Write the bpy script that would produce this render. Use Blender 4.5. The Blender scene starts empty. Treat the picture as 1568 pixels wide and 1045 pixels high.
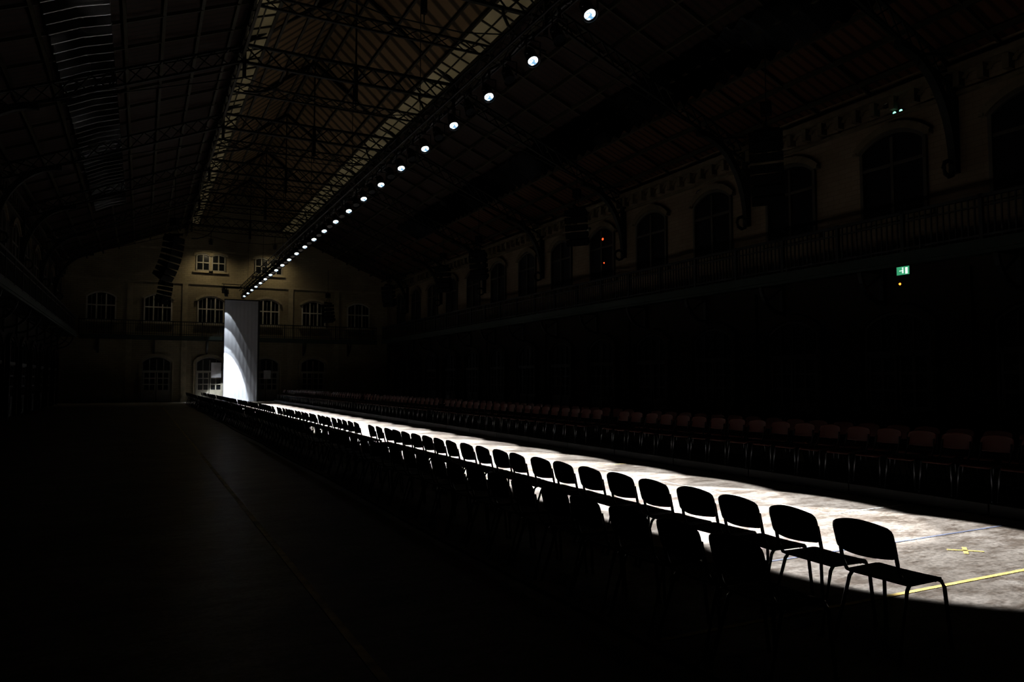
import bpy, math, random
from mathutils import Vector, Matrix
random.seed(7)
scn = bpy.context.scene
COL = scn.collection
CX = 7.0; HW = 12.4; YE = 63.0; Y0 = -5.0
XL, XR = CX-HW, CX+HW
EAVE = 10.3

# ---------------------------------------------------------------- materials
def new_mat(name):
    m = bpy.data.materials.new(name); m.use_nodes = True
    nt = m.node_tree; b = nt.nodes['Principled BSDF']
    return m, nt, b
def simple(name, col, rough=0.6, metal=0.0, spec=0.5, var=0.15, scale=3.0, bump=0.0):
    m, nt, b = new_mat(name)
    n = nt.nodes.new('ShaderNodeTexNoise'); n.inputs['Scale'].default_value = scale
    n.inputs['Detail'].default_value = 5
    tc = nt.nodes.new('ShaderNodeTexCoord'); nt.links.new(tc.outputs['Object'], n.inputs['Vector'])
    r = nt.nodes.new('ShaderNodeValToRGB')
    r.color_ramp.elements[0].position = .3; r.color_ramp.elements[1].position = .7
    r.color_ramp.elements[0].color = tuple(c*(1-var) for c in col)+(1,)
    r.color_ramp.elements[1].color = tuple(min(1,c*(1+var)) for c in col)+(1,)
    nt.links.new(n.outputs['Fac'], r.inputs['Fac']); nt.links.new(r.outputs['Color'], b.inputs['Base Color'])
    b.inputs['Roughness'].default_value = rough; b.inputs['Metallic'].default_value = metal
    b.inputs['Specular IOR Level'].default_value = spec
    if bump:
        bp = nt.nodes.new('ShaderNodeBump'); bp.inputs['Strength'].default_value = bump
        nt.links.new(n.outputs['Fac'], bp.inputs['Height']); nt.links.new(bp.outputs['Normal'], b.inputs['Normal'])
    return m
def emit(name, col, strength, base=(0.02,0.02,0.02)):
    m, nt, b = new_mat(name)
    b.inputs['Base Color'].default_value = base+(1,)
    b.inputs['Emission Color'].default_value = col+(1,)
    b.inputs['Emission Strength'].default_value = strength
    return m

def floor_mat():
    m, nt, b = new_mat('concrete_floor')
    tc = nt.nodes.new('ShaderNodeTexCoord')
    def noise(s, d, rgh=.6, sc=None):
        n = nt.nodes.new('ShaderNodeTexNoise'); n.inputs['Scale'].default_value = s
        n.inputs['Detail'].default_value = d; n.inputs['Roughness'].default_value = rgh
        if sc:
            mp = nt.nodes.new('ShaderNodeMapping'); mp.inputs['Scale'].default_value = sc
            nt.links.new(tc.outputs['Object'], mp.inputs['Vector']); nt.links.new(mp.outputs['Vector'], n.inputs['Vector'])
        else:
            nt.links.new(tc.outputs['Object'], n.inputs['Vector'])
        return n
    n1 = noise(0.9, 8, .65); n2 = noise(2.6, 10, .8, (.6, 1.5, 1)); n3 = noise(22, 5, .75)
    r1 = nt.nodes.new('ShaderNodeValToRGB')
    r1.color_ramp.elements[0].position = .36; r1.color_ramp.elements[1].position = .64
    r1.color_ramp.elements[0].color = (.17,.152,.135,1); r1.color_ramp.elements[1].color = (.32,.30,.28,1)
    nt.links.new(n1.outputs['Fac'], r1.inputs['Fac'])
    r2 = nt.nodes.new('ShaderNodeValToRGB')
    r2.color_ramp.elements[0].position = .42; r2.color_ramp.elements[1].position = .54
    r2.color_ramp.elements[0].color = (.45,.40,.36,1); r2.color_ramp.elements[1].color = (1,1,1,1)
    nt.links.new(n2.outputs['Fac'], r2.inputs['Fac'])
    mx = nt.nodes.new('ShaderNodeMix'); mx.data_type='RGBA'; mx.blend_type='MULTIPLY'; mx.inputs['Factor'].default_value=.9
    nt.links.new(r1.outputs['Color'], mx.inputs['A']); nt.links.new(r2.outputs['Color'], mx.inputs['B'])
    r3 = nt.nodes.new('ShaderNodeValToRGB')
    r3.color_ramp.elements[0].position = .40; r3.color_ramp.elements[1].position = .56
    r3.color_ramp.elements[0].color = (.45,.45,.45,1); r3.color_ramp.elements[1].color = (1,1,1,1)
    nt.links.new(n3.outputs['Fac'], r3.inputs['Fac'])
    mx2 = nt.nodes.new('ShaderNodeMix'); mx2.data_type='RGBA'; mx2.blend_type='MULTIPLY'; mx2.inputs['Factor'].default_value=.7
    nt.links.new(mx.outputs['Result'], mx2.inputs['A']); nt.links.new(r3.outputs['Color'], mx2.inputs['B'])
    nt.links.new(mx2.outputs['Result'], b.inputs['Base Color'])
    rr = nt.nodes.new('ShaderNodeMapRange'); rr.inputs['To Min'].default_value=.24; rr.inputs['To Max'].default_value=.54
    nt.links.new(n2.outputs['Fac'], rr.inputs['Value']); nt.links.new(rr.outputs['Result'], b.inputs['Roughness'])
    b.inputs['Specular IOR Level'].default_value=.3
    bp = nt.nodes.new('ShaderNodeBump'); bp.inputs['Strength'].default_value=.18; bp.inputs['Distance'].default_value=.02
    nt.links.new(n2.outputs['Fac'], bp.inputs['Height']); nt.links.new(bp.outputs['Normal'], b.inputs['Normal'])
    return m
def brick_mat(name, c1, c2, mortar, axis):
    m, nt, b = new_mat(name)
    tc = nt.nodes.new('ShaderNodeTexCoord'); sp = nt.nodes.new('ShaderNodeSeparateXYZ'); cb = nt.nodes.new('ShaderNodeCombineXYZ')
    nt.links.new(tc.outputs['Object'], sp.inputs[0])
    nt.links.new(sp.outputs[axis], cb.inputs[0]); nt.links.new(sp.outputs['Z'], cb.inputs[1])
    br = nt.nodes.new('ShaderNodeTexBrick'); br.inputs['Scale'].default_value = 1.0
    br.inputs['Brick Width'].default_value=.44; br.inputs['Row Height'].default_value=.15; br.inputs['Mortar Size'].default_value=.012
    br.inputs['Color1'].default_value=c1+(1,); br.inputs['Color2'].default_value=c2+(1,); br.inputs['Mortar'].default_value=mortar+(1,)
    nt.links.new(cb.outputs[0], br.inputs['Vector'])
    n = nt.nodes.new('ShaderNodeTexNoise'); n.inputs['Scale'].default_value=.5; n.inputs['Detail'].default_value=6
    nt.links.new(tc.outputs['Object'], n.inputs['Vector'])
    r = nt.nodes.new('ShaderNodeValToRGB'); r.color_ramp.elements[0].position=.3; r.color_ramp.elements[1].position=.7
    r.color_ramp.elements[0].color=(.6,.58,.55,1); r.color_ramp.elements[1].color=(1,1,1,1)
    nt.links.new(n.outputs['Fac'], r.inputs['Fac'])
    mx = nt.nodes.new('ShaderNodeMix'); mx.data_type='RGBA'; mx.blend_type='MULTIPLY'; mx.inputs['Factor'].default_value=1
    nt.links.new(br.outputs['Color'], mx.inputs['A']); nt.links.new(r.outputs['Color'], mx.inputs['B'])
    nt.links.new(mx.outputs['Result'], b.inputs['Base Color'])
    b.inputs['Roughness'].default_value=.85; b.inputs['Specular IOR Level'].default_value=.2
    return m
def plank_mat(name, c1, c2, period):
    m, nt, b = new_mat(name)
    tc = nt.nodes.new('ShaderNodeTexCoord')
    w = nt.nodes.new('ShaderNodeTexWave'); w.bands_direction='Y'; w.inputs['Scale'].default_value=.314/period
    w.inputs['Distortion'].default_value=.3
    nt.links.new(tc.outputs['Object'], w.inputs['Vector'])
    r = nt.nodes.new('ShaderNodeValToRGB'); r.color_ramp.elements[0].position=.1; r.color_ramp.elements[1].position=.45
    r.color_ramp.elements[0].color=c1+(1,); r.color_ramp.elements[1].color=c2+(1,)
    nt.links.new(w.outputs['Fac'], r.inputs['Fac']); nt.links.new(r.outputs['Color'], b.inputs['Base Color'])
    b.inputs['Roughness'].default_value=.75; b.inputs['Specular IOR Level'].default_value=.2
    return m

M_floor = floor_mat()
M_wallR = brick_mat('brick_wall_lit_tone', (.19,.145,.095),(.17,.128,.082),(.145,.11,.07),'Y')  # upper right wall: soft warm light put into a paler brick colour
M_wallLow = brick_mat('brick_wall_shaded_tone', (.035,.028,.02),(.028,.022,.016),(.022,.018,.014),'Y')  # lower and left walls: same brick with the shade put into its colour
M_walle = brick_mat('brick_end_wall', (.27,.235,.15),(.235,.2,.13),(.17,.145,.095),'X')
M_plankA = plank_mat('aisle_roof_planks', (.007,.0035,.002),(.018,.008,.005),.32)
M_plankAR = plank_mat('aisle_roof_planks_lit', (.015,.0065,.0035),(.06,.026,.013),.32)  # lit copy of the aisle planks by the right eave, light painted in
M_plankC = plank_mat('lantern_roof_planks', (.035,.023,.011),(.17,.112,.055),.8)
M_iron = simple('painted_iron', (.007,.008,.006), .65, 0.0, .2)
M_iron2 = simple('painted_iron_olive', (.025,.022,.013), .65, 0.0, .2)
M_slab = simple('balcony_green_iron', (.020,.032,.026), .6, 0, .3)
M_rail = simple('railing_iron', (.005,.006,.0055), .6)
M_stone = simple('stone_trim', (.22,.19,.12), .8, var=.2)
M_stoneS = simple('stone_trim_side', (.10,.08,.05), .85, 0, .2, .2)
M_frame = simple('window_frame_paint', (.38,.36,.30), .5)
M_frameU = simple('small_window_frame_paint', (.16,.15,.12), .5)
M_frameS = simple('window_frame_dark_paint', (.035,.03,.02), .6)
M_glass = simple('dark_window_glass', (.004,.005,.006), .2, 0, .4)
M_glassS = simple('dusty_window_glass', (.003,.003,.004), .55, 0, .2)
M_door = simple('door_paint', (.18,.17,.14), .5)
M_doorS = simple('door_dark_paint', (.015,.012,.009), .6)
M_black = simple('black_metal', (.006,.006,.006), .5, 0, .3)
M_spk = simple('matt_black_speaker', (.003,.003,.003), .8, 0, .1)
M_seat = simple('silhouette_plywood', (.006,.006,.007), .42, 0, .35)  # near chairs: silhouette against the runway put into the colour
M_seatR = simple('frontlit_red_plywood', (.036,.008,.0055), .5, 0, .25)  # far chairs: red of the front-lit side put into the colour
M_tube = simple('dark_steel_tube', (.06,.063,.07), .3, .8)
M_screen = simple('white_backdrop_cloth', (.40,.42,.46), .8, 0, .2, .03)
def corr_mat():
    m, nt, b = new_mat('corrugated_metal')
    tc = nt.nodes.new('ShaderNodeTexCoord')
    n = nt.nodes.new('ShaderNodeTexNoise'); n.inputs['Scale'].default_value=.3; n.inputs['Detail'].default_value=4
    nt.links.new(tc.outputs['Object'], n.inputs['Vector'])
    r = nt.nodes.new('ShaderNodeValToRGB'); r.color_ramp.elements[0].position=.45; r.color_ramp.elements[1].position=.62
    r.color_ramp.elements[0].color=(.008,.007,.006,1); r.color_ramp.elements[1].color=(.15,.155,.165,1)  # dark and pale patches painted in to break up the roof glints
    nt.links.new(n.outputs['Fac'], r.inputs['Fac']); nt.links.new(r.outputs['Color'], b.inputs['Base Color'])
    b.inputs['Metallic'].default_value=.9; b.inputs['Roughness'].default_value=.12
    return m
M_corr = corr_mat()
def lens_mat():
    m, nt, b = new_mat('lit_lamp_lens')
    tc = nt.nodes.new('ShaderNodeTexCoord')
    v = nt.nodes.new('ShaderNodeTexVoronoi'); v.inputs['Scale'].default_value=14
    nt.links.new(tc.outputs['Object'], v.inputs['Vector'])
    r = nt.nodes.new('ShaderNodeValToRGB')
    r.color_ramp.elements[0].color=(1,1,1,1); r.color_ramp.elements[0].position=.25
    r.color_ramp.elements[1].position=.7; r.color_ramp.elements[1].color=(.09,.17,.25,1)
    nt.links.new(v.outputs['Distance'], r.inputs['Fac']); nt.links.new(r.outputs['Color'], b.inputs['Emission Color'])
    b.inputs['Base Color'].default_value=(.05,.06,.08,1)
    b.inputs['Emission Strength'].default_value=3.4
    return m
M_lens = lens_mat()
def sky_glass():
    m, nt, b = new_mat('grimy_skylight_glass')
    tc = nt.nodes.new('ShaderNodeTexCoord')
    n = nt.nodes.new('ShaderNodeTexNoise'); n.inputs['Scale'].default_value=.8; n.inputs['Detail'].default_value=7
    nt.links.new(tc.outputs['Object'], n.inputs['Vector'])
    r = nt.nodes.new('ShaderNodeValToRGB'); r.color_ramp.elements[0].position=.3; r.color_ramp.elements[1].position=.75
    r.color_ramp.elements[0].color=(.25,.2,.09,1); r.color_ramp.elements[1].color=(.9,.76,.4,1)
    nt.links.new(n.outputs['Fac'], r.inputs['Fac']); nt.links.new(r.outputs['Color'], b.inputs['Emission Color'])
    b.inputs['Base Color'].default_value=(.17,.14,.075,1); b.inputs['Roughness'].default_value=.6
    b.inputs['Emission Strength'].default_value=.06
    return m
M_sky = sky_glass()
M_yel = simple('yellow_floor_paint', (.55,.42,.15), .5, var=.3, scale=14)
M_white = simple('white_floor_paint', (.6,.6,.56), .5, var=.3, scale=14)
M_blue = simple('blue_floor_paint', (.13,.15,.22), .5, var=.3, scale=14)
M_yelold = simple('worn_yellow_paint', (.6,.5,.25), .5, var=.5, scale=6)

# ---------------------------------------------------------------- mesh builder
class MB:
    def __init__(s): s.v=[]; s.f=[]; s.mi=[]; s.sm=[]; s.cur=0
    def add(s, vs, fs, smooth=False):
        o=len(s.v); s.v+= [tuple(p) for p in vs]
        for f in fs: s.f.append(tuple(i+o for i in f)); s.mi.append(s.cur); s.sm.append(smooth)
    def box(s, a, b):
        (x0,y0,z0),(x1,y1,z1)=a,b
        s.add([(x0,y0,z0),(x1,y0,z0),(x1,y1,z0),(x0,y1,z0),(x0,y0,z1),(x1,y0,z1),(x1,y1,z1),(x0,y1,z1)],
              [(0,3,2,1),(4,5,6,7),(0,1,5,4),(1,2,6,5),(2,3,7,6),(3,0,4,7)])
    def beam(s,p,q,w,h=None):
        h=h or w; p=Vector(p);q=Vector(q); d=q-p
        if d.length<1e-6: return
        d.normalize(); up=Vector((0,0,1)) if abs(d.z)<.95 else Vector((0,1,0))
        a=d.cross(up).normalized()*(w/2); c=a.normalized().cross(d)*(h/2)
        vs=[p-a-c,p+a-c,p+a+c,p-a+c,q-a-c,q+a-c,q+a+c,q-a+c]
        s.add(vs,[(0,1,2,3)[::-1],(4,5,6,7),(0,1,5,4),(1,2,6,5),(2,3,7,6),(3,0,4,7)])
    def tube(s,pts,r,n=8,smooth=True):
        pts=[Vector(p) for p in pts]; o=len(s.v)
        ref=Vector((0,0,1))
        for i,p in enumerate(pts):
            d=(pts[min(i+1,len(pts)-1)]-pts[max(i-1,0)]).normalized()
            rr = ref if abs(d.dot(ref))<.95 else Vector((0,1,0))
            a=d.cross(rr).normalized(); b=a.cross(d)
            for k in range(n):
                t=2*math.pi*k/n; s.v.append(tuple(p+(a*math.cos(t)+b*math.sin(t))*r))
        for i in range(len(pts)-1):
            for k in range(n):
                s.f.append((o+i*n+k,o+i*n+(k+1)%n,o+(i+1)*n+(k+1)%n,o+(i+1)*n+k)); s.mi.append(s.cur); s.sm.append(smooth)
        s.f.append(tuple(o+k for k in range(n))[::-1]); s.mi.append(s.cur); s.sm.append(False)
        s.f.append(tuple(o+(len(pts)-1)*n+k for k in range(n))); s.mi.append(s.cur); s.sm.append(False)
    def cone(s,p,q,r0,r1,n=20,caps=True):
        p=Vector(p);q=Vector(q); d=(q-p).normalized(); rr=Vector((0,0,1)) if abs(d.z)<.95 else Vector((0,1,0))
        a=d.cross(rr).normalized(); b=a.cross(d); o=len(s.v)
        for c,r in ((p,r0),(q,r1)):
            for k in range(n):
                t=2*math.pi*k/n; s.v.append(tuple(c+(a*math.cos(t)+b*math.sin(t))*r))
        for k in range(n):
            s.f.append((o+k,o+(k+1)%n,o+n+(k+1)%n,o+n+k)); s.mi.append(s.cur); s.sm.append(True)
        if caps:
            s.f.append(tuple(o+k for k in range(n))[::-1]); s.mi.append(s.cur); s.sm.append(False)
            s.f.append(tuple(o+n+k for k in range(n))); s.mi.append(s.cur); s.sm.append(False)
    def disc(s,c,nrm,r,n=24):
        c=Vector(c); d=Vector(nrm).normalized(); rr=Vector((0,0,1)) if abs(d.z)<.95 else Vector((0,1,0))
        a=d.cross(rr).normalized(); b=a.cross(d); 
        s.add([c+(a*math.cos(2*math.pi*k/n)+b*math.sin(2*math.pi*k/n))*r for k in range(n)],[tuple(range(n))])
    def lattice(s,p,q,off,n,w=.07,wd=.035,cross=True):
        p=Vector(p);q=Vector(q);off=Vector(off)
        s.beam(p,q,w,w*.8); s.beam(p+off,q+off,w,w*.8)
        for i in range(n):
            a=p.lerp(q,i/n); b=p.lerp(q,(i+1)/n)
            s.beam(a,b+off,wd); 
            if cross: s.beam(a+off,b,wd)
    def mesh(s,name,mats):
        me=bpy.data.meshes.new(name); me.from_pydata(s.v,[],s.f)
        for m in mats: me.materials.append(m)
        me.polygons.foreach_set('material_index',s.mi); me.polygons.foreach_set('use_smooth',s.sm)
        me.update(); return me
    def obj(s,name,mats,loc=(0,0,0),rot=(0,0,0)):
        return put(name,s.mesh(name,mats),loc,rot)
def put(name,me,loc=(0,0,0),rot=(0,0,0),parent=None):
    o=bpy.data.objects.new(name,me); o.location=loc; o.rotation_euler=rot; COL.objects.link(o)
    if parent: o.parent=parent
    return o

# ---------------------------------------------------------------- shell
b=MB(); b.box((XL-.4,Y0-.4,-.3),(XR+.4,YE+.4,0)); b.obj('floor',[M_floor])
def side_wall(name,x0,x1,up,low):
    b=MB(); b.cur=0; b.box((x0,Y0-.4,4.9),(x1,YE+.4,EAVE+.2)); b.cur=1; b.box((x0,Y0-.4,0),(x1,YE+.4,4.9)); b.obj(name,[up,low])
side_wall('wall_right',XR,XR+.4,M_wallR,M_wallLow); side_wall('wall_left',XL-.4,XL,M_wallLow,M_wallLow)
def gable(name,y0,y1,mat):
    prof=[(XL,0),(XR,0),(XR,EAVE+.1),(CX+4,13.9),(CX,17.3),(CX-4,13.9),(XL,EAVE+.1)]
    n=len(prof); b=MB()
    vs=[(x,y0,z) for x,z in prof]+[(x,y1,z) for x,z in prof]
    fs=[tuple(range(n)),tuple(range(2*n-1,n-1,-1))]+[(i,i+n,(i+1)%n+n,(i+1)%n) for i in range(n)]
    b.add(vs,fs); b.obj(name,[mat])
gable('wall_back',YE,YE+.4,M_walle); gable('wall_front',Y0-.4,Y0,M_wallLow)

b=MB()
def slab(x0,z0,x1,z1,t=.12):
    ya,yb=Y0-.4,YE+.4
    b.add([(x0,ya,z0),(x1,ya,z1),(x1,yb,z1),(x0,yb,z0),(x0,ya,z0+t),(x1,ya,z1+t),(x1,yb,z1+t),(x0,yb,z0+t)],
          [(0,1,2,3),(7,6,5,4),(0,4,5,1),(1,5,6,2),(2,6,7,3),(3,7,4,0)])
for s in (1,-1):
    b.cur=0
    if s>0:
        t=.34; xm=CX+(HW+(4-HW)*t); zm=EAVE+(13.85-EAVE)*t
        b.cur=3; slab(CX+(HW+.4),EAVE-.05,xm,zm)
        b.cur=0; slab(xm,zm,CX+4.0,13.85)
    else: slab(CX+s*(HW+.4),EAVE-.05,CX+s*4.0,13.85)
    b.cur=1
    slab(CX+s*3.2,14.2,CX,17.0)
    b.cur=2
    for k in range(8):
        t=(k+.5)/8; x=CX+s*(HW+(4-HW)*t); z=EAVE+(13.85-EAVE)*t-.08
        b.beam((x,Y0,z),(x,YE,z),.09,.14)
    y=Y0+.6
    while y<YE:
        b.beam((CX+s*HW,y,EAVE-.02),(CX+s*4.0,y,13.72),.06,.1)
        y+=1.885
    for k in range(3):
        t=(k+.5)/3; x=CX+s*3.2*(1-t); z=14.2+2.8*t-.08
        b.beam((x,Y0,z),(x,YE,z),.08,.12)
b.beam((CX,Y0,16.85),(CX,YE,16.85),.12,.2)
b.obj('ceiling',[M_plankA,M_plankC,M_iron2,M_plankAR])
for s in (1,-1):
    b=MB(); b.cur=0
    x0,x1=CX+s*4.05,CX+s*3.15
    b.add([(x0,Y0,13.85),(x1,Y0,14.2),(x1,YE,14.2),(x0,YE,13.85)],[(0,1,2,3)])
    b.cur=1
    y=Y0+.3
    while y<YE:
        b.beam((x0,y,13.83),(x1,y,14.17),.05,.07); y+=.94
    b.beam((x0,Y0,13.8),(x0,YE,13.8),.12,.14); b.beam((x1,Y0,14.15),(x1,YE,14.15),.1,.12)
    b.beam(((x0+x1)/2,Y0,13.98),((x0+x1)/2,YE,13.98),.04,.05)
    b.obj('skylight_strip',[M_sky,M_iron2])
for s in (1,-1):
    ya,yb=4.0,47.0
    b=MB(); n=int((yb-ya)/.05)
    xa,xb=CX+s*9.5,CX+s*8.0
    za=EAVE+(HW-9.5)/(HW-4)*(13.85-EAVE)-.26; zb=EAVE+(HW-8.0)/(HW-4)*(13.85-EAVE)-.26
    vs=[];fs=[]
    for i in range(n+1):
        y=ya+(yb-ya)*i/n; dz=.10*math.sin(i*2*math.pi/13)
        vs+=[(xa,y,za+dz),((xa+xb)/2,y,(za+zb)/2+dz+.06),(xb,y,zb+dz)]
        if i<n:
            fs.append((3*i,3*i+1,3*i+4,3*i+3)); fs.append((3*i+1,3*i+2,3*i+5,3*i+4))
    b.add(vs,fs,True)
    b.obj('corrugated_roof_panel',[M_corr])

# ---------------------------------------------------------------- trusses
b=MB()
for s in (1,-1):
    P0=(s*(HW-.02),0,EAVE-.25); P1=(s*4.0,0,13.55)
    b.lattice(P0,P1,(0,0,-.55),16,.09,.035)
    b.beam((s*4.0,0,13.7),(0,0,16.7),.12,.16)
    b.beam((s*4,0,13.8),(s*4,0,12.4),.12)
    pts=[]
    for k in range(11):
        t=k/10*math.pi/2
        pts.append((s*(HW-.12-2.2*(1-math.cos(t))),0,7.4+2.9*math.sin(t)))
    for k in range(10): b.beam(pts[k],pts[k+1],.2,.2)
    b.beam((s*(HW-.12),0,7.2),(s*(HW-.12),0,EAVE-.3),.2,.2)
    for k in range(2,9,2): b.beam(pts[k],(s*(HW-.06),0,pts[k][2]+.3),.06)
    b.tube([(s*(HW-.15-.22+.22*math.cos(a/8*2*math.pi)),0,7.3+.22*math.sin(a/8*2*math.pi)) for a in range(9)],.06,6)
    b.tube([(s*(HW-1.6),0,EAVE-.1),(s*4.0,0,12.4)],.022,6)
    b.tube([(s*(HW-4.2),0,11.2),(s*(HW-4.4),0,12.0)],.022,6)
    b.tube([(s*4.0,0,12.4),(s*1.2,0,11.9)],.02,6)
b.lattice((-4,0,13.6),(4,0,13.6),(0,0,-.65),12,.12,.045)
b.beam((0,0,13.6),(0,0,12.2),.14); b.beam((0,0,16.6),(0,0,13.6),.06)
b.tube([(-1.2,0,11.9),(1.2,0,11.9)],.02,6)
b.tube([(0,0,12.3),(0,0,11.9)],.02,6)
for s in (1,-1):
    pts=[(s*(4-1.5*math.sin(k/6*math.pi/2)),0,11.9+1.1*(1-math.cos(k/6*math.pi/2))) for k in range(7)]
    for k in range(6): b.beam(pts[k],pts[k+1],.07)
truss=b.mesh('roof_truss',[M_iron])
TY=[4.36+7.54*k for k in range(8)]
for y in TY: put('roof_truss',truss,(CX,y,0))
b=MB()
b.lattice((-4,0,13.6),(4,0,13.6),(0,0,-.35),14,.08,.03)
sm=b.mesh('lantern_girder',[M_iron])
for y in TY: put('lantern_girder',sm,(CX,y+3.77,0))
for s in (1,-1):
    b=MB(); b.lattice((CX+s*4.05,Y0,13.65),(CX+s*4.05,YE,13.65),(0,0,-.5),60,.09,.035)
    b.obj('longitudinal_lattice_girder',[M_iron2])

# ---------------------------------------------------------------- windows / doors
def arch_outline(w,h,rise,n=12,g=0.0):
    hw=w/2+g; pts=[(-hw,-g if g else 0),(-hw,h-rise)]
    R=((w/2)**2+rise**2)/(2*rise); cz=h-R; Rg=R+g
    a0=math.acos(max(-1,min(1,-(hw)/Rg))); a1=math.pi-a0
    for k in range(n+1):
        a=a0+(a1-a0)*k/n; pts.append((Rg*math.cos(a),cz+Rg*math.sin(a)))
    pts.append((hw,h-rise)); pts.append((hw,-g if g else 0)); return pts
def window_mesh(name,w,h,rise,frame,trim,glass,nv=2,zs=(.42,.7),bars=True):
    b=MB(); o=arch_outline(w,h,rise); b.cur=0
    b.add([(x,-.012,z) for x,z in o],[tuple(range(len(o)))])
    b.cur=1
    for i in range(len(o)-1):
        b.beam((o[i][0],-.055,o[i][1]),(o[i+1][0],-.055,o[i+1][1]),.1,.1)
    b.beam((-w/2,-.055,.05),(w/2,-.055,.05),.1)
    for k in range(nv):
        x=-w/2+w*(k+1)/(nv+1); b.beam((x,-.05,0),(x,-.05,h-rise*.35),.09,.08)
    for t in zs: b.beam((-w/2,-.05,h*t),(w/2,-.05,h*t),.06,.09)
    if bars:
        for k in range(nv+1):
            x=-w/2+w*(k+.5)/(nv+1); b.beam((x,-.03,0),(x,-.03,h-rise*.6),.02,.03)
    b.cur=2
    o2=arch_outline(w,h,rise,12,.16)
    for i in range(1,len(o2)-2):
        b.beam((o2[i][0],-.105,o2[i][1]),(o2[i+1][0],-.105,o2[i+1][1]),.12,.2)
    b.box((-w/2-.25,-.16,-.14),(w/2+.25,-.002,0))
    return b.mesh(name,[glass,frame,trim])
def door_mesh(name,w,h,rise,leaf,trim,glass):
    b=MB(); o=arch_outline(w,h,rise)
    b.cur=0; b.add([(x,-.012,z) for x,z in o],[tuple(range(len(o)))])
    b.cur=1
    for s in (-1,1):
        x0,x1=(-w/2+.05,-.02) if s<0 else (.02,w/2-.05)
        hh=h*.66
        b.box((x0,-.07,.02),(x1,-.02,.9)); 
        for x in (x0+.05,(x0+x1)/2,x1-.05): b.beam((x,-.05,.9),(x,-.05,hh),.08,.05)
        for k in range(4): b.beam((x0,-.05,.9+(hh-.9)*k/3),(x1,-.05,.9+(hh-.9)*k/3),.05,.08)
        b.box((x0+.1,-.085,.12),(x1-.1,-.07,.8))
    b.beam((-w/2,-.08,h*.68),(w/2,-.08,h*.68),.1,.14)
    for k in range(3):
        x=-w/2+w*(k+1)/4; b.beam((x,-.04,h*.68),(x,-.04,h-rise*.5),.05,.06)
    for i in range(len(o)-1): b.beam((o[i][0],-.055,max(o[i][1],.03)),(o[i+1][0],-.055,max(o[i+1][1],.03)),.08,.08)
    b.cur=2
    o2=arch_outline(w,h,rise,12,.16)
    o2=[(x,max(z,0.0)) for x,z in o2]
    for i in range(len(o2)-1): b.beam((o2[i][0],-.105,o2[i][1]),(o2[i+1][0],-.105,o2[i+1][1]),.12,.2)
    return b.mesh(name,[glass,leaf,trim])
winE=window_mesh('window_pane_end',1.9,2.2,.35,M_frame,M_stone,M_glass,2,(.55,))
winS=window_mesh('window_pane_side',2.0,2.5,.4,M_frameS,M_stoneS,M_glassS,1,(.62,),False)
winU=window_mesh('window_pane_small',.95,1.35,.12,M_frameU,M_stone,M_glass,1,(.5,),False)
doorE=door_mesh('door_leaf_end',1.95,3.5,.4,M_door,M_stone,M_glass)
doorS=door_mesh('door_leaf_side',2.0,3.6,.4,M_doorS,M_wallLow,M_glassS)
wn=1; dn=1
for dx in (-9.8,-5.95,-2.15,2.15,5.95,9.8):
    put('window_%d'%wn,winE,(CX+dx,YE,6.15)); wn+=1
    if abs(dx)<9: put('door_%d'%dn,doorE,(CX+dx,YE,0)); dn+=1
for dx in (-2.8,-1.65,1.65,2.8):
    put('window_%d'%wn,winU,(CX+dx,YE,10.4)); wn+=1
WY=[9.98+3.77*k for k in range(-3,14)]
for y in WY:
    for x,r in ((XR,-math.pi/2),(XL,math.pi/2)):
        put('window_%d'%wn,winS,(x,y,6.4),(0,0,r)); wn+=1
        put('door_%d'%dn,doorS,(x,y,0),(0,0,r)); dn+=1
b=MB()
for z,w in ((9.3,HW),(11.95,7.3)):
    b.box((CX-w,YE-.1,z),(CX+w,YE,z+.14))
b.obj('trim_1',[M_stone])
b=MB()
for x in (CX-7.9,CX-4.05,CX+4.05,CX+7.9): b.box((x-.2,YE-.09,0),(x+.2,YE,9.3))
b.obj('trim_2',[M_stone])
def cornice(name,x,s,mat):
    b=MB()
    b.box((min(x,x-s*.35),Y0,EAVE-.42),(max(x,x-s*.35),YE,EAVE-.25))
    b.box((min(x,x-s*.12),Y0,EAVE-1.0),(max(x,x-s*.12),YE,EAVE-.9))
    y=Y0+.3
    while y<YE-.3:
        b.box((min(x,x-s*.26),y,EAVE-.8),(max(x,x-s*.26),y+.16,EAVE-.42))
        pts=[(y+.35+.22*math.cos(k/6*math.pi),EAVE-.62+.18*math.sin(k/6*math.pi)) for k in range(7)]
        for k in range(6): b.beam((x-s*.1,pts[k][0],pts[k][1]),(x-s*.1,pts[k+1][0],pts[k+1][1]),.05,.12)
        y+=.628
    b.obj(name,[mat])
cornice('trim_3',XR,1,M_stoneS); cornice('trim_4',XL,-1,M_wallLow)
for nm,x,s in (('trim_5',XR,1),('trim_6',XL,-1)):
    b=MB()
    for y in TY: b.box((min(x,x-s*.1),y-.3,0),(max(x,x-s*.1),y+.3,4.7))
    b.obj(nm,[M_wallLow])

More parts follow.
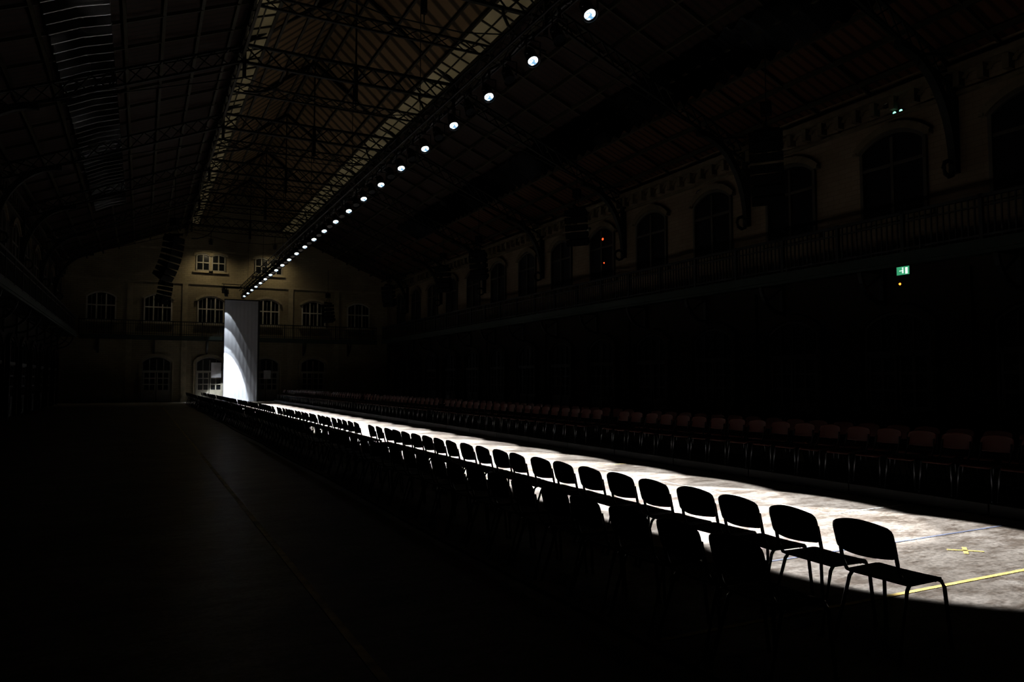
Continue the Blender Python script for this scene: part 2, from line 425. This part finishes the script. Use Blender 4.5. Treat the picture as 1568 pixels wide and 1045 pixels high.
# ---------------------------------------------------------------- balconies
def balcony_mesh(name,L):
    b=MB(); d=1.15; z0=4.9; z1=5.1; zt=6.2
    b.cur=0; b.box((-L/2,-d,z0),(L/2,-.005,z1)); b.box((-L/2,-d-.06,z0-.14),(L/2,-d+.06,z1+.02))
    b.box((-L/2,-d-.1,z0-.05),(L/2,-d-.06,z0+.02))
    b.cur=1
    b.beam((-L/2,-d+.06,zt),(L/2,-d+.06,zt),.09,.08); b.beam((-L/2,-d+.06,z1+.13),(L/2,-d+.06,z1+.13),.05,.05)
    b.beam((-L/2,-d+.06,zt-.24),(L/2,-d+.06,zt-.24),.04,.04)
    x=-L/2; i=0
    while x<=L/2:
        if i%13==0: b.beam((x,-d+.06,z1),(x,-d+.06,zt+.06),.09)
        else: b.beam((x,-d+.06,z1),(x,-d+.06,zt),.034)
        x+=.16; i+=1
    x=-L/2+1.2
    while x<L/2:
        pts=[(x,-.09-(d-.2)*math.sin(k/7*math.pi/2),3.93+.95*(1-math.cos(k/7*math.pi/2))) for k in range(8)]
        for k in range(7): b.beam(pts[k],pts[k+1],.12,.1)
        b.beam((x,-.09,3.75),(x,-.09,4.9),.14,.1); b.beam((x,-.05,4.83),(x,-d,4.83),.1,.12)
        b.beam((x,-.08,4.78),pts[4],.05)
        x+=3.77
    return b.mesh(name,[M_slab,M_rail])
LS=YE-Y0-2.4; bs=balcony_mesh('balcony',LS)
put('balcony',bs,(XR-.005,Y0+LS/2,0),(0,0,-math.pi/2)); put('balcony',bs,(XL+.005,Y0+LS/2,0),(0,0,math.pi/2))
be=balcony_mesh('balcony_end',2*HW-2.5); put('balcony',be,(CX,YE-.005,0))

# ---------------------------------------------------------------- chairs
def chair_mesh(name,seatmat):
    b=MB(); b.cur=0
    nx,ny=9,8; top=[];bot=[]
    def zs(u,v):
        z=.452-.012*math.sin(u*math.pi)*(1-v*v)
        if u>.8: z-=.03*((u-.8)/.2)**2
        if u<.15: z+=.012*((.15-u)/.15)**2
        return z
    for i in range(nx+1):
        u=i/nx; x=-.2+.43*u
        e=1.0
        if u<.12: e=.86+.14*math.sin(u/.12*math.pi/2)
        if u>.88: e=.86+.14*math.sin((1-u)/.12*math.pi/2)
        for j in range(ny+1):
            v=2*j/ny-1; y=.212*v*e*(1-.06*(1-u))
            top.append((x,y,zs(u,v))); bot.append((x,y,zs(u,v)-.013))
    W=ny+1; N=len(top); fs=[]
    for i in range(nx):
        for j in range(ny):
            a=i*W+j; fs.append((a,a+W,a+W+1,a+1)); fs.append((N+a,N+a+1,N+a+W+1,N+a+W))
    ring=[j for j in range(W)]+[i*W+ny for i in range(1,nx+1)]+[nx*W+j for j in range(ny-1,-1,-1)]+[i*W for i in range(nx-1,0,-1)]
    for k in range(len(ring)):
        p,q=ring[k],ring[(k+1)%len(ring)]; fs.append((p,q,N+q,N+p))
    b.add(top+bot,fs,True)
    nz=12; top=[];bot=[]
    for i in range(nz+1):
        u=i/nz
        for j in range(ny*2+1):
            v=2*j/(ny*2)-1
            hw=.205+.010*u
            if u>.66: hw*=1-.17*(1-math.sqrt(max(0,1-((u-.66)/.34)**2)))
            if u<.2: hw*=1-.12*(1-math.sqrt(max(0,1-((.2-u)/.2)**2)))
            y=hw*v
            z=.592+.19*u+.030*(1-v*v)*u - .010*(1-v*v)*(1-u)
            x=-.228-.045*u-.035*(1-v*v)
            top.append((x,y,z)); bot.append((x-.013,y,z))
    W=ny*2+1; N=len(top); fs=[]
    for i in range(nz):
        for j in range(W-1):
            a=i*W+j; fs.append((a,a+1,a+W+1,a+W)); fs.append((N+a,N+a+W,N+a+W+1,N+a+1))
    ring=[j for j in range(W)]+[i*W+W-1 for i in range(1,nz+1)]+[nz*W+j for j in range(W-2,-1,-1)]+[i*W for i in range(nz-1,0,-1)]
    for k in range(len(ring)):
        p,q=ring[k],ring[(k+1)%len(ring)]; fs.append((q,p,N+p,N+q))
    b.add(top+bot,fs,True)
    b.cur=1
    for s in (-1,1):
        b.tube([(.245,s*.225,0),(.215,s*.207,.38),(.195,s*.2,.42),(.16,s*.197,.432),(-.12,s*.197,.432),(-.165,s*.197,.45),(-.195,s*.197,.5),(-.215,s*.196,.56),(-.243,s*.192,.70)],.012,8)
        b.tube([(-.265,s*.225,0),(-.14,s*.2,.40),(-.11,s*.197,.432)],.012,8)
        b.cone((.245,s*.225,0),(.243,s*.2235,.025),.015,.014,10); b.cone((-.265,s*.225,0),(-.257,s*.2235,.025),.015,.014,10)
    b.tube([(.15,-.195,.425),(.15,.195,.425)],.0095,8); b.tube([(-.1,-.195,.425),(-.1,.195,.425)],.0095,8)
    return b.mesh(name,[seatmat,M_tube])
chL=chair_mesh('stacking_chair_silhouette',M_seat); chR=chair_mesh('stacking_chair_frontlit',M_seatR)
pitch=.5177; ys=[]
y=3.15; 
while y<59.5:
    for k in range(22 if y<10 else 20):
        if y<59.5: ys.append(y)
        y+=pitch
    y+=.55
for y in ys:
    for x in (4.30,3.28):
        put('stacking_chair',chL,(x+random.uniform(-.015,.015),y+random.uniform(-.015,.015),0),(0,0,random.uniform(-.04,.04)))
RZ=.15
ys2=[y for y in [3.15-2*pitch,3.15-pitch]+ys]
for y in ys2:
    for x in (9.72,10.66):
        put('stacking_chair',chR,(x+random.uniform(-.012,.012),y+random.uniform(-.012,.012),RZ+.001),(0,0,math.pi+random.uniform(-.03,.03)))
b=MB(); yy=1.5
while yy<60:
    b.box((9.35,yy,0),(11.1,min(yy+1.98,60),RZ)); yy+=2.0
b.obj('seating_riser',[M_black])

# ---------------------------------------------------------------- runway lighting rig
LX=6.9; LZ=8.1; TILT=math.radians(33)
lamp_y=[10.6+2.1*k for k in range(24)]
def lamp_mesh(name,lit):
    b=MB(); b.cur=0
    b.cone((0,0,.0),(0,0,.30),.125,.115,20,False); b.cone((0,0,.30),(0,0,.40),.115,.07,20,True)
    b.cone((0,0,-.03),(0,0,.02),.135,.13,20,False)
    b.disc((0,0,.03),(0,0,-1),.122)
    b.cur=1; b.disc((0,0,.012),(0,0,-1),.105)
    return b.mesh(name,[M_black,M_lens if lit else M_glass])
lm=lamp_mesh('par_can_lit',True); ld=lamp_mesh('par_can_dark',False)
yb=MB()
for s in (-1,1): yb.beam((s*.16,0,.12),(s*.16,0,.42),.02,.03)
yb.beam((-.16,0,.42),(.16,0,.42),.03,.02); yb.beam((0,0,.42),(0,0,.60),.04)
for s in (-1,1): yb.beam((s*.16,0,.15),(s*.12,0,.15),.03)
yoke=yb.mesh('yoke',[M_black])
spot=bpy.data.lights.new('runway_spot','SPOT'); spot.energy=17500; spot.color=(1,.985,.965)
spot.spot_size=math.radians(22.8); spot.spot_blend=.12; spot.shadow_soft_size=.05
def lamp(name,x,y,z,rx,ry,me,light=None):
    e=bpy.data.objects.new(name,None); COL.objects.link(e); e.location=(x,y,z); e.empty_display_size=.2
    put('can',me,(0,0,0),(rx,ry,0),e)
    put('yoke',yoke,(0,0,0),(0,0,0),e)
    if light:
        l=bpy.data.objects.new('spot_beam',light); COL.objects.link(l); l.parent=e; l.rotation_euler=(rx,ry,0)
        l.location=(Matrix.Rotation(ry,3,'Y')@Matrix.Rotation(rx,3,'X'))@Vector((0,0,-.05))
    return e
for y in lamp_y:
    lamp('stage_spotlight',LX,y,LZ,-TILT,0,lm,spot)
    lamp('unlit_stage_spotlight',LX,y+1.05,LZ,-TILT,0,ld)
b=MB(); y0,y1=3.0,61.0; z0=LZ+.63
for dx in (-.15,.15):
    for dz in (0,.3): b.tube([(LX+dx,y0,z0+dz),(LX+dx,y1,z0+dz)],.026,8)
n=int((y1-y0)/.5)
for i in range(n):
    a=y0+(y1-y0)*i/n; c=y0+(y1-y0)*(i+1)/n
    for dx in (-.15,.15): b.beam((LX+dx,a,z0),(LX+dx,c,z0+.3),.016) if i%2 else b.beam((LX+dx,a,z0+.3),(LX+dx,c,z0),.016)
    for dz in (0,.3): b.beam((LX-.15,a,z0+dz),(LX+.15,c,z0+dz),.016)
for y in TY: b.tube([(LX,y,z0+.3),(LX,y,12.95)],.012,6)
b.obj('lighting_truss',[M_black])
b=MB(); pts=[]
for i in range(240):
    y=y0+(y1-y0)*i/239; pts.append((LX+.22,y,z0+.14+.05*math.sin(i*.9)))
b.tube(pts,.045,6); b.obj('cable_loom',[M_black])

# ---------------------------------------------------------------- backdrop panel with its own spotlights, plus an added wall wash
YB=61.3
b=MB(); b.cur=0
n=60; vs=[];fs=[]
xa,xb=5.74,8.22; 
for i in range(n+1):
    x=xa+(xb-xa)*i/n; yy=YB+.008*math.sin(i*.9)
    vs+=[(x,yy,.02),(x,yy,8.0)]
    if i<n: fs.append((2*i,2*i+2,2*i+3,2*i+1))
b.add(vs,fs,True)
b.cur=1
b.box((xa-.03,YB+.03,0),(xb+.03,YB+.10,8.05)); b.box((xb,YB-.25,0),(xb+.12,YB+.1,8.05))
b.beam((xa-.05,YB,8.05),(xb+.1,YB,8.05),.08)
for x in (xa+.1,xb-.1): b.beam((x,YB+.2,0),(x,YB+.2,8.0),.08); b.beam((x,YB+.45,0.05),(x,YB+.2,2.5),.06)
b.obj('runway_backdrop',[M_screen,M_black])
def bspot(E,deg,bl,col=(.93,.97,1)):
    l=bpy.data.lights.new('backdrop_spot','SPOT'); l.energy=E; l.color=col
    l.spot_size=math.radians(deg); l.spot_blend=bl; l.shadow_soft_size=.03; return l
ZL=LZ+.15
bl=[(5.78,YB-.55,0,0,350,50,.03),(5.72,YB-1.0,2,0,1500,41,.03),(5.66,YB-1.5,4,0,3500,35,.05),(5.35,YB-3.0,22,-3,14000,25,.12)]
for x,y,rx,ry,E,deg,ble in bl:
    lamp('backdrop_spotlight',x,y,ZL,math.radians(rx),math.radians(ry),lm,bspot(E,deg,ble))
b=MB()
for x,y,*_ in bl: b.beam((x-.15,y,ZL+.63),(LX-.18,y,ZL+.63),.05)
b.obj('lighting_outrigger',[M_black])
wl=bspot(290,130,1.0,(1,.84,.55)); wl.shadow_soft_size=.25  # warm light added to brighten the end wall
for x in (4.6,9.4):
    lamp('added_wall_wash',x,61.1,12.3,math.radians(22),0,ld,wl)  # added fixtures with no known source behind them
b=MB()
for x in (4.6,9.4): b.beam((x,61.1,12.9),(x,61.1,13.3),.05); b.beam((x,60.95,13.28),(x,61.13,13.28),.06)
b.obj('added_wash_hanger',[M_black])  # support for the added wall wash

# ---------------------------------------------------------------- hanging line array speakers
def speaker_mesh(n):
    b=MB(); z=0.0; y=0.0
    for k in range(n):
        a=math.radians(3+4.5*k); c,s=math.cos(a),math.sin(a); w,d,h=.45,.45,.27
        P=[]
        for (lx,ly,lz) in ((-w,-d,-h*.9),(w,-d,-h*.9),(w*.75,.12,-h*.72),(-w*.75,.12,-h*.72),(-w,-d,0),(w,-d,0),(w*.75,.12,-.02),(-w*.75,.12,-.02)):
            P.append((lx, y+ly*c-lz*s, z+ly*s+lz*c))
        b.add(P,[(0,3,2,1),(4,5,6,7),(0,1,5,4),(1,2,6,5),(2,3,7,6),(3,0,4,7)])
        y+=s*h; z-=c*h
    b.beam((-.35,-.2,.08),(.35,-.2,.08),.06); b.beam((0,-.6,.1),(0,.25,.1),.08,.1)
    b.tube([(0,-.45,.1),(0,-.2,.6)],.012,6); b.tube([(0,.1,.1),(0,-.2,.6)],.012,6); b.tube([(0,-.2,.55),(0,-.2,2.7)],.012,6)
    b.box((-.14,-.34,.5),(.14,-.06,.85))
    return b.mesh('line_array',[M_spk])
s6=speaker_mesh(7); s5=speaker_mesh(5)
for (x,y,z,m) in ((15.6,14.9,8.6,s6),(15.6,24.9,8.5,s5),(15.6,34.5,8.3,s5),(15.6,39.5,8.2,s5),(15.6,50,8.3,s5),(1.0,36,8.1,s6),(1.1,52,8.0,s5),(13.0,57.3,7.6,s5)):
    put('line_array_speaker',m,(x,y,z),(0,0,-.9 if x>5 else 1.0))

# ---------------------------------------------------------------- signs and small lamps on walls
M_green=emit('exit_sign_green',(.12,.8,.4),.5); M_pict=emit('exit_sign_pictogram',(.85,1,.9),1.1)
b=MB(); sx=18.08; sy=12.63; sz=4.6
b.cur=0; b.box((sx,sy-.2,sz-.13),(sx+.06,sy+.2,sz+.13))
b.cur=1; b.box((sx-.006,sy-.18,sz-.11),(sx,sy+.18,sz+.11))
b.cur=2; xs=sx-.008
b.box((xs-.004,sy-.02,sz-.07),(xs,sy+.02,sz+.04)); b.box((xs-.004,sy-.02,sz+.05),(xs,sy+.02,sz+.085))
b.box((xs-.004,sy+.02,sz-.01),(xs,sy+.1,sz+.01)); b.box((xs-.004,sy-.14,sz-.09),(xs,sy-.07,sz+.08))
b.cur=0; b.beam((sx+.03,sy-.14,sz+.13),(sx+.03,sy-.14,sz+.17),.02); b.beam((sx+.03,sy+.14,sz+.13),(sx+.03,sy+.14,sz+.17),.02)
b.obj('exit_sign',[M_black,M_green,M_pict])
def bulb(name,x,y,z,nx,ny,r,mat):
    b=MB(); b.cur=0; b.cone((x,y,z),(x+nx*.08,y+ny*.08,z),r*1.8,r*1.5,14)
    b.cur=1; b.cone((x+nx*.08,y+ny*.08,z),(x+nx*.11,y+ny*.11,z),r,r*.6,14)
    b.obj(name,[M_black,mat])
M_or=emit('orange_indicator',(1,.25,.03),4); M_red=emit('red_indicator',(1,.08,.02),3)
M_gr=emit('emergency_lamp_green',(.3,1,.75),2.5); M_wh=emit('small_white_lamp',(.8,.95,1),4)
bulb('orange_indicator_lamp',XR,13.60,4.43,-1,0,.035,M_or)
bulb('emergency_lamp',XR,13.42,9.42,-1,0,.05,M_gr); bulb('emergency_lamp',XR,13.62,9.42,-1,0,.05,M_gr)
bulb('red_indicator_lamp',XR,28.7,8.35,-1,0,.06,M_red); bulb('red_indicator_lamp',XR,28.6,7.2,-1,0,.035,M_red)
bulb('wall_lamp',XR,41.9,4.3,-1,0,.06,M_wh); bulb('wall_lamp',XL,23.2,3.9,1,0,.05,M_wh)
M_dim=simple('frosted_lamp_glass',(.5,.47,.38),.4)
for y in (13.9,22.0,30.0): bulb('round_wall_lantern',XR,y,9.9 if y<14 else 8.95,-1,0,.13,M_dim)
M_paper=simple('paper',(.6,.62,.65),.7)
b=MB(); b.box((8.95,YE-.25,1.8),(9.5,YE-.22,2.5)); b.obj('notice_board',[M_paper])
b=MB(); b.box((4.95,YE-.25,1.9),(5.7,YE-.22,3.1)); b.obj('wall_poster',[M_paper])

# ---------------------------------------------------------------- floor markings
def strip(name,p,q,w,mat):
    b=MB(); b.beam((p[0],p[1],.0025),(q[0],q[1],.0025),w,.004); b.obj(name,[mat])
strip('floor_line_yellow',(3.0,3.86),(12,3.76),.045,M_yel)
strip('floor_line_white',(7.8,6.47),(9.3,6.51),.035,M_white)
strip('floor_line_blue',(5,5.05),(9.3,5.07),.03,M_blue)
strip('floor_line_blue',(6.0,5.1),(6.0,16),.03,M_blue)
strip('floor_line_white',(7.75,6.5),(7.75,12),.025,M_white)
strip('floor_line_yellow',(1.25,-2),(1.25,50),.06,M_yelold)
strip('floor_line_yellow',(4.9,12.2),(9.3,12.2),.05,M_yelold)
b=MB(); c=Vector((7.26,4.5,.003))
for a in (.62,-.75):
    d=Vector((math.cos(a),math.sin(a),0))*.16; b.beam(c-d,c+d,.04,.004)
b.obj('tape_cross',[M_yel])
b=MB(); b.tube([(2.86+.03*math.sin(k*.7),1+k*1.0,.012) for k in range(60)],.012,6); b.obj('floor_cable',[M_black])

# ---------------------------------------------------------------- world, camera, view
w=bpy.data.worlds.new('World'); scn.world=w; w.use_nodes=True
w.node_tree.nodes['Background'].inputs['Color'].default_value=(.0,.0,.0,1)
cam=bpy.data.cameras.new('camera'); co=bpy.data.objects.new('camera',cam); COL.objects.link(co); scn.camera=co
cam.lens=25.76; cam.sensor_width=36; cam.clip_end=200; cam.clip_start=.05
co.location=(0,0,1.67)
th=math.radians(26.82); ph=math.radians(3.09)
co.rotation_euler=(math.pi/2+ph,0,-th)
scn.view_settings.view_transform='Standard'; scn.view_settings.look='None'
scn.view_settings.exposure=0; scn.view_settings.gamma=.86
